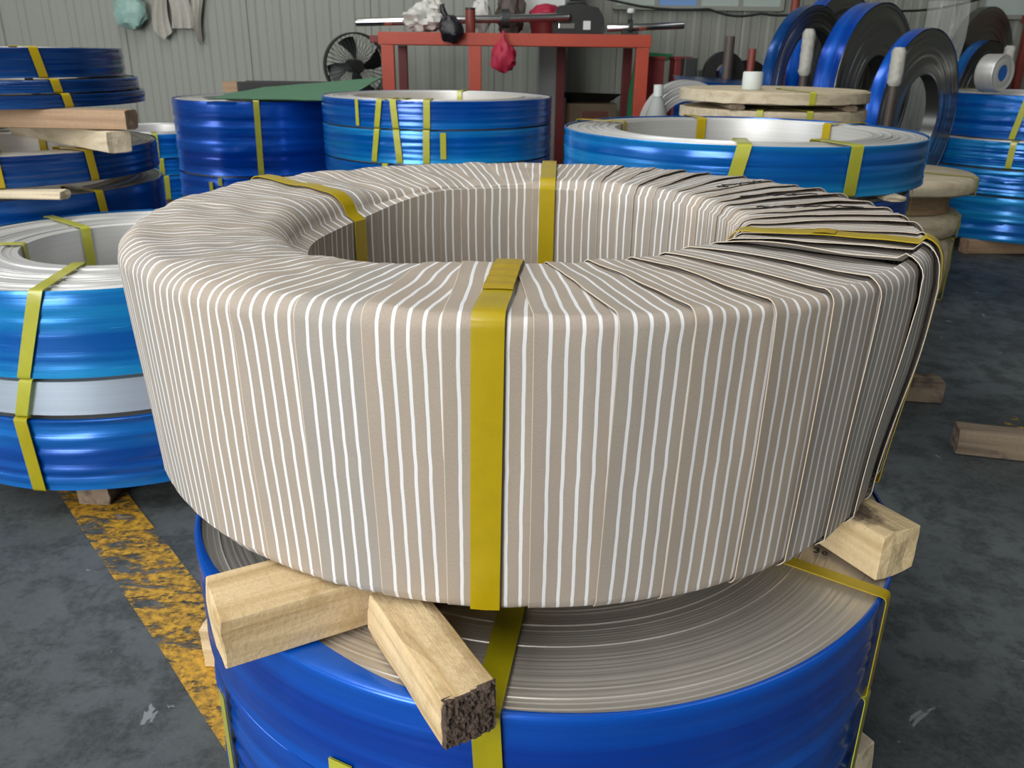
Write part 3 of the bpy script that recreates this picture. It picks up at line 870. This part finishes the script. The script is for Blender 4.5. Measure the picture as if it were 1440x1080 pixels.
# ------------------------------------------------------------------ right stack
RS = (3.0, 5.15)
coil('steel_coil', 'blue topmost coil of the stack at the right picture edge', (RS[0]+.04, RS[1]), .62, .235, .53, .33, 'film', 'steel_bright', straps=[(-128, .03, .16), (130, .03, 0, 'strap')], tabs=[(-115, .05, .07, .022), (-109, -.0, .07, .022)], seg=128, sd=60, lip=.02, wob=.004)
coil('steel_coil', 'thin bright blue coil second in the right edge stack', RS, .475, .143, .60, .36, 'film_light', 'steel_bright', straps=[(-124, .03, .02)], seg=128, sd=61, lip=.03, wob=.003)
coil('steel_coil', 'bright blue coil third in the right edge stack', RS, .33, .143, .605, .36, 'film_light', 'steel_bright', tabs=[(-110, .05, .08, .025)], seg=128, sd=62, lip=.02, wob=.004)
coil('steel_coil', 'blue bottom coil of the right edge stack', RS, .081, .247, .60, .36, 'film_light', 'steel_bright', seg=128, sd=63, seams=(9, 10), wob=.004)
lumber('lumber_beam', 'brown beam on the floor under the right edge stack', (2.55, 4.72), 4, 1.0, .09, 0, .08, 'wood_pink', sd=60)
lumber('lumber_beam', 'rear beam on the floor under the right edge stack', (2.55, 5.5), 2, 1.0, .09, 0, .08, 'wood_pink', sd=61)

# ------------------------------------------------------------------ upright coils on the rack behind right
def upright(lab, c, R, rin, width, yaw, film='film_navy', face='steel_dark', rimw=.0, tilt=0.0, name='upright_coil', cat='steel coil', seg=80):
    """coil standing on edge; its front face looks along yaw (degrees)"""
    root = empty(name, (c[0], c[1], c[2]-R), lab, cat)
    Mx = (Matrix.Translation((0, 0, R)) @ Matrix.Rotation(R_(yaw), 4, 'Z') @ Matrix.Rotation(PI/2+tilt, 4, 'Y'))
    def put(mb, nm, m, sm=30):
        o = mb.build(nm, m, root, smooth=R_(sm)); o.matrix_local = Mx; return o
    rr = random.Random(int(c[0]*100)); prof = [(rin, -width/2), (rin, width/2)]
    n = 14
    for k in range(n):
        a = rin+(R-.006-rin)*k/n; b_ = rin+(R-.006-rin)*(k+1)/n; e = rr.uniform(-.002, .002)
        prof += [(a+.001, width/2+e), (b_-.001, width/2+e)]
    prof += [(R-.006, width/2), (R-.006, -width/2)]
    mb = MB(); mb.lathe(prof, seg, True); put(mb, 'winding', M[face])
    if film:
        rows = []
        for i in range(seg):
            a = 2*PI*i/seg
            rows.append([((R+.003*noise.noise(Vector((math.cos(a)*4, math.sin(a)*4, z*30))))*math.cos(a), (R+.003*noise.noise(Vector((math.cos(a)*4, math.sin(a)*4, z*30))))*math.sin(a), z) for z in [width*(q/6-.5) for q in range(7)]])
        mb = MB(); mb.quadgrid(rows, True, False); put(mb, 'film', M[film], 60)
    return root
upright('dark upright coil leftmost behind the wooden discs', (1.70, 5.25, .86), .44, .31, .07, -46, 'film_navy')
upright('tall blue rimmed upright coil in the middle of the rack', (2.08, 5.32, .84), .48, .20, .13, -48, 'film_deep')
upright('blue rimmed upright coil in front of the tall upright coil', (2.10, 4.66, .74), .43, .21, .07, -50, 'film_deep')
upright('blue upright coil hidden behind the tall upright coil', (2.16, 6.12, .92), .50, .20, .10, -48, 'film_deep')
upright('large dark upright coil behind the right edge stack', (3.32, 6.46, .90), .47, .18, .06, -52, None)
upright('blue rimmed upright coil leaning behind the right edge stack', (3.22, 6.20, .74), .40, .18, .07, -52, 'film')
upright('dark blue small upright coil beside the red post', (1.52, 6.0, .74), .26, .14, .10, -60, 'film_navy')
upright('blue upright coil cut off by the right picture edge', (3.80, 6.2, .78), .42, .20, .08, -52, 'film_deep')
upright('silver ring of strip standing by the wooden discs', (.815, 4.25, .70), .225, .125, .07, -78, None, 'steel_bright', name='steel_ring')
cr_ = empty('wooden_crate', (.78, 4.25, 0), 'wooden crate carrying the silver ring of strip', 'crate')
for sx_ in (-.24, .24):
    b = MB(); b.box((sx_, 0, .22), (.03, .34, .44)); b.build('side_board', M['wood_pink'], cr_, bevel=.003)
for zz in (.10, .22, .34):
    for sy in (-.18, .18):
        b = MB(); b.box((0, sy, zz), (.51, .018, .09)); b.build('slat', M['wood_pink'], cr_, bevel=.003)
b = MB(); b.box((0, -.03, .456), (.52, .46, .030)); b.build('top_board', M['wood_pink'], cr_, bevel=.003)
# silver ring with blue core on the right stack
rg = empty('strip_roll', (2.60, 4.87, .8575), 'small silver roll with a bright blue core on the right edge stack', 'roll')
Mx = Matrix.Translation((0, 0, .098)) @ Matrix.Rotation(R_(-62), 4, 'Z') @ Matrix.Rotation(PI/2, 4, 'Y')
b = MB(); b.lathe([(.042, -.05), (.042, .05), (.06, .052), (.075, .045), (.092, .05), (.097, .04), (.097, -.05)], 56, True)
o = b.build('winding', M['steel_bright'], rg, smooth=R_(35)); o.matrix_local = Mx
b = MB(); b.lathe([(.0, .046), (.038, .046), (.041, .04), (.041, -.04), (0, -.04)], 40)
o = b.build('core', M['bluecore'], rg, smooth=R_(35)); o.matrix_local = Mx
# clear plastic sheet hanging over the upright coils
b = MB(); rows = []
for i in range(15):
    t = i/14; row = []
    for j in range(13):
        s = j/12
        x = .24*t+.02*math.sin(j*.9)+.08*s*(t-.5)
        y = .05*math.sin(t*17+s*3)+.02*noise.noise(Vector((t*6, s*4, 3)))
        row.append((x-.06*s, y, 1.35*(1-s)))
    rows.append(row)
b.quadgrid(rows)
tag(b.build('plastic_sheet', M['clear'], None, loc=(2.66, 5.95, .02), smooth=R_(80)), 'crumpled clear plastic sheet hanging by the upright coils', 'plastic sheet')

def post(lab, x, y, h, r, mk, wrap=None, name='post'):
    root = empty(name, (x, y, 0), lab, 'post')
    mb = MB(); mb.lathe([(0, 0), (r*1.3, 0), (r*1.3, .012), (r, .016), (r, h-.006), (r*.9, h), (0, h)], 20); mb.build('tube', M[mk], root, smooth=R_(40))
    if wrap:
        z0, z1 = wrap; rows = []
        for i in range(18):
            a = 2*PI*i/18; row = []
            for j in range(12):
                rr = r*1.5+.006*noise.noise(Vector((math.cos(a)*3, math.sin(a)*3, j*.9+x)))
                if j in (0, 11): rr = r*1.02
                row.append((rr*math.cos(a), rr*math.sin(a), z0+(z1-z0)*j/11))
            rows.append(row)
        mb = MB(); mb.quadgrid(rows, True, False); mb.build('wrapping', M['wrapwhite'], root, smooth=R_(50))
    return root
post('brown post with ragged white wrapping before the leftmost upright coil', 1.565, 4.86, 1.16, .022, 'brown', (.93, 1.165))
post('brown post with white wrapped top between the upright coils', 1.84, 4.34, 1.07, .022, 'brown', (.90, 1.075))
post('post with white wrapped top beside the silver roll', 3.17, 5.81, 1.10, .022, 'brown', (.95, 1.105))
post('plain brown pipe post behind the white roll', 1.225, 5.2, 1.13, .028, 'brown')
post('short red post beside the dark blue upright coil', 1.36, 5.2, 1.065, .022, 'redpost')
post('dark red post just left of the leftmost upright coil', 1.72, 5.9, 1.09, .022, 'red_dark')
post('rust brown post at the top by the hanging cable', 1.90, 6.28, 1.6, .03, 'redpost')
# red beam at far right
rk = empty('red_rack', (4.15, 6.60, 0), 'rust red rack beam at the far right edge', 'rack')
b = MB(); b.box((0, 0, 1.29), (1.0, .05, .055)); b.build('beam', M['redpost'], rk, bevel=.004)
for sx in (-.45, .45):
    b = MB(); b.box((sx, 0, .8), (.05, .05, 1.6)); b.build('leg', M['redpost'], rk, bevel=.004)

# ------------------------------------------------------------------ red workbench and what lies on it
TB = empty('workbench', (0, 5.4, 0), 'tall red steel workbench frame by the back wall', 'workbench')
def bar(nm, c, d, parent, m): 
    mb = MB(); mb.box(c, d); return mb.build(nm, m, parent, bevel=.004)
zt = 1.135
bar('front_beam', (-.01, -.005, zt-.035), (1.62, .05, .07), TB, M['red'])
bar('rear_beam', (-.01, .70, zt-.035), (1.62, .05, .07), TB, M['red'])
bar('side_beam', (-.80, .348, zt-.035), (.05, .655, .07), TB, M['red'])
bar('side_beam', (.78, .348, zt-.035), (.05, .655, .07), TB, M['red'])
bar('top_plate', (-.01, .348, zt-.006), (1.52, .65, .010), TB, M['red_dark'])
bar('corner_stub', (-.845, -.005, zt-.04), (.05, .04, .04), TB, M['red_dark'])
for x in (-.765, -.245, .755):
    bar('leg', (x, -.005, (zt-.072)/2), (.075, .05, zt-.072), TB, M['red'])
for x in (-.765, .305, .755):
    bar('leg', (x, .70, (zt-.072)/2), (.06, .05, zt-.072), TB, M['red_dark'])

def rod(lab, p, q, r, m, rings=()):
    root = empty('steel_shaft', p, lab, 'shaft')
    d = Vector(q)-Vector(p)
    mb = MB(); mb.tube([(0, 0, 0), tuple(d*.01), tuple(d*.99), tuple(d)], [r*.9, r, r, r*.9], 20); mb.build('rod', m, root, smooth=R_(40))
    for f0, rr, wd in rings:
        u = d.normalized(); c = d*f0
        mb = MB(); mb.tube([c-u*wd/2, c-u*wd/2*.98, c+u*wd/2*.98, c+u*wd/2], [rr*.9, rr, rr, rr*.9], 20); mb.build('collar', M['iron'], root, smooth=R_(40))
    return root
rod('long grey steel shaft lying across the red workbench', (-.99, 5.63, 1.191), (.327, 5.66, 1.236), .024, M['chrome'], ((.70, .055, .05),))
rod('short bright steel shaft on the right end of the workbench', (.56, 5.62, 1.175), (1.03, 5.60, 1.196), .022, M['chrome'])

def blob(lab, nm, cat, loc, rad, mk, amp=.35, fr=6, seg=28, sd=0, parent=None, flat=True):
    """crumpled bag or bundle"""
    mb = MB(); rows = []
    for i in range(seg):
        a = 2*PI*i/seg; row = []
        for j in range(1, 16):
            t = PI*j/16
            n_ = Vector((math.cos(a)*math.sin(t), math.sin(a)*math.sin(t), -math.cos(t)))
            e = 1+amp*(noise.noise(n_*fr*.35+Vector((sd, 1, 2)))*.9+.35*abs(noise.noise(n_*fr+Vector((sd, 4, 1)))))
            p = Vector((n_.x*rad[0]*e, n_.y*rad[1]*e, n_.z*rad[2]*e))
            if flat: p.z = max(p.z, -rad[2]*.92)
            row.append(p)
        rows.append(row)
    mb.quadgrid(rows, True, False)
    b0 = len(mb.v); m = 15
    for jj, s in ((0, 1), (14, -1)):
        mb.f.append(tuple(range(jj, seg*m, m)) if s > 0 else tuple(reversed(range(jj, seg*m, m))))
    o = mb.build(nm, M[mk], parent, smooth=R_(35), loc=loc)
    if lab: tag(o, lab, cat)
    return o
bz = zt+.001
g = empty('plastic_bag', (-.545, 5.50, bz), 'crumpled white plastic bag on the left end of the workbench', 'bag')
blob(None, 'bag_body', None, (-.01, 0, .075), (.115, .08, .078), 'whitebag', .5, 8, sd=1, parent=g)
blob(None, 'bag_top', None, (.045, 0, .145), (.062, .05, .062), 'whitebag', .5, 9, sd=5, parent=g, flat=False)
g = empty('plastic_bag', (-.37, 5.345, bz-.07), 'black plastic bag hanging over the red bench edge', 'bag')
blob(None, 'bag_body', None, (-.01, -.03, .085), (.068, .042, .075), 'blackbag', .3, 6, sd=2, parent=g, flat=False)
b = MB(); b.tube([(-.03, -.02, .14), (-.055, -.02, .18), (-.065, -.01, .215)], [.012, .018, .013], 10); b.build('knot', M['blackbag'], g, smooth=R_(50))
# tin beside the bag
tn = empty('tin_can', (-.275, 5.47, bz), 'small rusty red tin standing behind the black bag', 'tin')
b = MB(); b.lathe([(0, 0), (.03, 0), (.03, .125), (.027, .128), (0, .128)], 24); b.build('can', M['redpost'], tn, smooth=R_(40))
b = MB(); b.lathe([(0, .128), (.031, .128), (.031, .138), (0, .139)], 24); b.build('lid', M['iron'], tn, smooth=R_(40))
blob('pale crumpled wrapping sheet behind the long shaft', 'wrapping_sheet', 'wrapping', (-.225, 5.82, bz+.10), (.06, .05, .105), 'whitebag', .4, 7, sd=8)
blob('brown bundle of rags in the middle of the workbench', 'rag_bundle', 'rags', (-.035, 5.86, bz+.12), (.085, .06, .13), 'brown', .5, 7, sd=9)
# red round basket
rb = empty('red_basket', (.19, 5.95, bz), 'dark red round basket behind the bright end of the shaft', 'basket')
b = MB(); b.lathe([(0, .003), (.085, .003), (.105, .10), (.11, .10), (.09, 0), (0, 0)], 36); b.build('bowl', M['red_dark'], rb, smooth=R_(40))
blob(None, 'contents', None, (0, 0, .12), (.10, .085, .065), 'net', .25, 6, sd=12, parent=rb)
# white panel behind
b = MB(); b.box((0, 0, .13), (.32, .012, .26)); tag(b.build('white_board', M['white'], None, bevel=.003, loc=(.16, 6.08, bz)), 'white board leaning behind the red basket', 'board')
# black tool case
tc = empty('tool_case', (.405, 5.765, bz), 'black tool case with a white label on the workbench', 'case')
b = MB(); M3 = Matrix.Rotation(R_(-9), 4, 'Z')
pr = [(-.17, 0), (.13, 0), (.145, .03), (.135, .10), (.10, .152), (-.02, .175), (-.14, .16), (-.17, .10)]
b.quadgrid([[(x, y, z) for x, z in pr] for y in (-.07, .07)], False, True); b.f.append(tuple(range(8))); b.f.append(tuple(reversed(range(8, 16))))
b.build('case_body', M['black'], tc, bevel=.005)
b = MB(); b.box((.035, -.0715, .055), (.045, .004, .05)); b.build('label_sticker', M['white'], tc)
b = MB(); b.tube([(-.10, 0, .16), (-.085, 0, .185), (.02, 0, .19), (.04, 0, .165)], .009, 8); b.build('handle', M['iron'], tc, smooth=R_(40))
b = MB(); b.box((-.09, -.073, .05), (.10, .008, .03)); b.build('chrome_plate', M['chrome'], tc, bevel=.002)
# clamp with white knob
cl = empty('shaft_clamp', (.70, 5.62, bz), 'dark clamp stand with a white knob around the short shaft', 'clamp')
b = MB(); b.box((0, 0, .012), (.10, .07, .024)); b.build('foot', M['iron'], cl, bevel=.003)
b = MB(); b.lathe([(.026, -.012), (.042, -.012), (.042, .012), (.026, .012)], 28, True)
o = b.build('ring', M['iron'], cl, smooth=R_(40)); o.matrix_local = Matrix.Translation((0, -.01, .048)) @ Matrix.Rotation(PI/2, 4, 'Y')
b = MB(); b.tube([(0, -.01, .085), (0, -.01, .125)], .009, 10); b.build('screw', M['iron'], cl)
b = MB(); b.lathe([(0, .0), (.02, .0), (.026, .012), (.02, .026), (0, .028)], 20); b.build('knob', M['white'], cl, smooth=R_(50), loc=(0, -.01, .124))

# hanging red net bag
g = empty('net_bag', (-.075, 5.325, .93), 'red and purple net bag hanging below the bench', 'bag')
blob(None, 'bag_body', None, (0, -.02, .07), (.072, .05, .085), 'net', .28, 7, sd=21, parent=g, flat=False)
b = MB(); b.tube([(0, -.02, .14), (0, -.02, .175), (0, -.012, .215)], [.03, .012, .008], 10); b.build('bag_neck', M['net'], g, smooth=R_(50))
# cardboard box
cb = empty('cardboard_box', (.53, 6.33, 0), 'brown cardboard box with dark flap under the workbench', 'box')
b = MB(); b.box((0, 0, .35), (.36, .30, .70)); b.build('carton', M['card'], cb, bevel=.004)
b = MB(); b.quadgrid([[(-.19, -.16, .775), (.20, -.20, .77)], [(-.19, .0, .705), (.14, .0, .705)]]); b.quadgrid([[(-.19, -.16, .770), (.20, -.20, .765)], [(-.19, .0, .701), (.14, .0, .701)]]); b.build('flap', M['iron'], cb)
b = MB(); b.box((.03, -.151, .60), (.18, .002, .10)); b.build('print', M['cardprint'], cb)
# green curved board, red bins
gb = empty('green_board', (.86, 5.9, 0), 'tall dark green board standing behind the right bench leg', 'board')
pr = [(-.13, 0), (.0, 0), (.02, .62), (.10, .98), (.17, 1.0), (.16, 1.03), (-.02, 1.04), (-.075, 1.0), (-.11, .8)]
b = MB(); b.quadgrid([[(x, y, z) for x, z in pr] for y in (-.015, .015)], False, True); n = len(pr); b.f.append(tuple(range(n))); b.f.append(tuple(reversed(range(n, 2*n)))); b.build('sheet', M['green'], gb)
b = MB(); b.box((-.04, .045, .35), (.08, .06, .70)); b.build('stand', M['iron'], gb)
for k, (x, wd, lab) in enumerate(((.865, .13, 'dark red bin beside the right bench leg'), (1.045, .10, 'separate dark red bin right of the green board'))):
    rt = empty('red_bin', (x, 5.72, 0), lab, 'bin')
    b = MB(); b.box((0, 0, .5), (wd, .2, 1.0)); b.build('bin_body', M['red_dark'], rt, bevel=.006)
    b = MB(); b.box((0, 0, 1.006), (wd+.012, .212, .02)); b.build('bin_lid', M['red_dark'], rt, bevel=.004)
# small bottle
bt = empty('oil_bottle', (.655, 4.075, .4715), 'small pale bottle with white cap beside the silver ring', 'bottle')
b = MB(); b.lathe([(0, .0), (.045, .0), (.048, .01), (.048, .30), (.03, .36), (.018, .38), (0, .38)], 28); b.build('bottle_body', M['pillar'], bt, smooth=R_(40))
b = MB(); b.lathe([(0, .38), (.022, .38), (.022, .43), (0, .432)], 20); b.build('cap', M['white'], bt, smooth=R_(40))
# dark machine parts behind the ring
mp = empty('machine_base', (1.12, 5.5, 0), 'dark machine housing with a black hose behind the wooden discs', 'machine')
b = MB(); b.box((-.06, 0, .5), (.08, .12, 1.02)); b.box((.05, .02, .45), (.14, .16, .98)); b.build('housing', M['iron'], mp, bevel=.008)
b = MB(); b.lathe([(.05, -.03), (.12, -.03), (.12, .03), (.05, .03)], 32, True); o = b.build('hose_ring', M['black'], mp, smooth=R_(40)); o.matrix_local = Matrix.Translation((.13, -.10, .93)) @ Matrix.Rotation(PI/2, 4, 'X')
# blue sheet behind ring
b = MB(); b.quadgrid([[(-.2, -.1, .0), (.25, -.1, -.02)], [(-.18, .12, .02), (.22, .12, .0)]]); b.quadgrid([[(-.2, -.1, -.9), (.25, -.1, -.9)], [(-.2, -.1, 0), (.25, -.1, -.02)]])
tag(b.build('blue_cover', M['film_navy'], None, loc=(1.07, 4.95, .90)), 'dark blue cover sheet behind the silver ring', 'cover')

# ------------------------------------------------------------------ fan
fn = empty('floor_fan', (-1.07, 6.02, 0), 'black floor fan standing beside the red workbench', 'fan')
zc = .93; FR = .205
Mf = Matrix.Translation((0, -.03, zc)) @ Matrix.Rotation(R_(24), 4, 'Z') @ Matrix.Rotation(PI/2, 4, 'X')
cg = MB()
for k in range(40):
    a = 2*PI*k/40
    cg.tube([(FR*t*math.cos(a), FR*t*math.sin(a), .075*math.cos(t*PI/2)+.012) for t in (.2, .5, .8, 1.0)], .0016, 4, False)
    cg.tube([(FR*t*math.cos(a), FR*t*math.sin(a), -.075*math.cos(t*PI/2)-.012) for t in (.2, .5, .8, 1.0)], .0016, 4, False)
o = cg.build('grille', M['black'], fn); o.matrix_local = Mf; o['kind'] = 'stuff'
b = MB(); b.lathe([(FR-.004, -.035), (FR+.006, -.035), (FR+.006, .035), (FR-.004, .035)], 56, True); o = b.build('hoop', M['black'], fn, smooth=R_(40)); o.matrix_local = Mf
b = MB(); b.lathe([(0, .085), (.035, .085), (.042, .075), (.042, -.15), (.03, -.16), (0, -.16)], 24); o = b.build('motor', M['black'], fn, smooth=R_(40)); o.matrix_local = Mf
for k in range(4):
    rows = []
    for i in range(7):
        t = i/6; row = []
        for j in range(6):
            s = j/5-.5; r = .04+.145*t; wv = (.55+.25*t)
            a = k*PI/2+s*wv*(1.2-.3*t)+.35*t
            row.append((r*math.cos(a), r*math.sin(a), s*.07))
        rows.append(row)
    b = MB(); b.quadgrid(rows); b.quadgrid([[(x, y, z-.003) for x, y, z in r] for r in rows])
    o = b.build('blade', M['iron'], fn, smooth=R_(40)); o.matrix_local = Mf
b = MB(); b.tube([(0, 0, 0.02), (0, 0, zc-.16)], .016, 12); b.build('pole', M['black'], fn)
b = MB(); b.tube([(-.19, -.03, zc-.06), (-.16, -.03, zc-.17), (0, -.03, zc-.235), (.16, -.03, zc-.17), (.19, -.03, zc-.06)], .012, 8); b.build('yoke', M['black'], fn, smooth=R_(40))
b = MB(); b.lathe([(0, 0), (.2, 0), (.2, .012), (.05, .03), (0, .03)], 40); b.build('base', M['black'], fn, smooth=R_(40))

# ------------------------------------------------------------------ things hanging on the back wall
YW = YB-.02
def hook(x, z, parent):
    mb = MB(); mb.tube([(x, .02, z+.03), (x, -.02, z+.025), (x, -.03, z+.04)], .005, 6); return mb.build('hook', M['iron'], parent)
g = empty('plastic_bag', (-2.835, YW-.06, 1.17), 'pale teal plastic bag hanging on the wall at top left', 'bag')
blob(None, 'bag_body', None, (.0, 0, .11), (.115, .055, .125), 'tealbag', .3, 7, sd=31, parent=g, flat=False)
b = MB(); b.tube([(0, 0, .21), (0, .02, .30), (0, .045, .37)], [.05, .02, .01], 10); b.build('bag_neck', M['tealbag'], g, smooth=R_(50)); hook(0, .36, g)
def hung_cloth(lab, x, ztop, zbot, wt, wb, sd, pointed=False):
    root = empty('hanging_cloth', (x, YW-.035, zbot), lab, 'cloth')
    rows = []; n = 14
    for i in range(n+1):
        t = i/n; z = ztop-zbot-(ztop-zbot)*t; wd = wt+(wb-wt)*t; row = []
        for j in range(11):
            s = j/10-.5
            zz = z+(abs(s)*.12*t if pointed else 0)
            row.append((s*wd+.012*math.sin(t*5+sd), .018*math.sin(s*16+sd+t)*(.6+.4*t)-.006, zz))
        rows.append(row)
    mb = MB(); mb.quadgrid(rows); mb.quadgrid([[(x_, y_+.005, z_) for x_, y_, z_ in r] for r in rows]); mb.build('fabric', M['cloth'], root, smooth=R_(60)); hook(0, ztop-zbot-.01, root)
    return root
hung_cloth('narrow grey cloth hanging next to the teal bag', -2.615, 1.50, 1.085, .07, .14, 1, True)
hung_cloth('wide square grey cloth hanging between two narrow cloths', -2.475, 1.50, 1.165, .14, .16, 4)
hung_cloth('narrow twisted white cloth hanging rightmost on the wall', -2.35, 1.50, 1.05, .11, .045, 7, True)

# cable along the wall
pts = []
A = [Vector((.62, 6.45, 1.385)), Vector((1.35, 6.45, 1.325)), Vector((1.72, 6.45, 1.30)), Vector((2.10, 6.42, 1.345)), Vector((2.6, 6.5, 1.33)), Vector((3.3, 6.55, 1.42))]
for i in range(len(A)-1):
    for k in range(6):
        t = k/6; p = A[i].lerp(A[i+1], t); p.z -= .03*math.sin(PI*t); pts.append(p)
pts.append(A[-1])
b = MB(); b.tube(pts, .008, 8); tag(b.build('hanging_cable', M['cable'], None, smooth=R_(60)), 'thin black cable sagging along the back wall', 'cable')
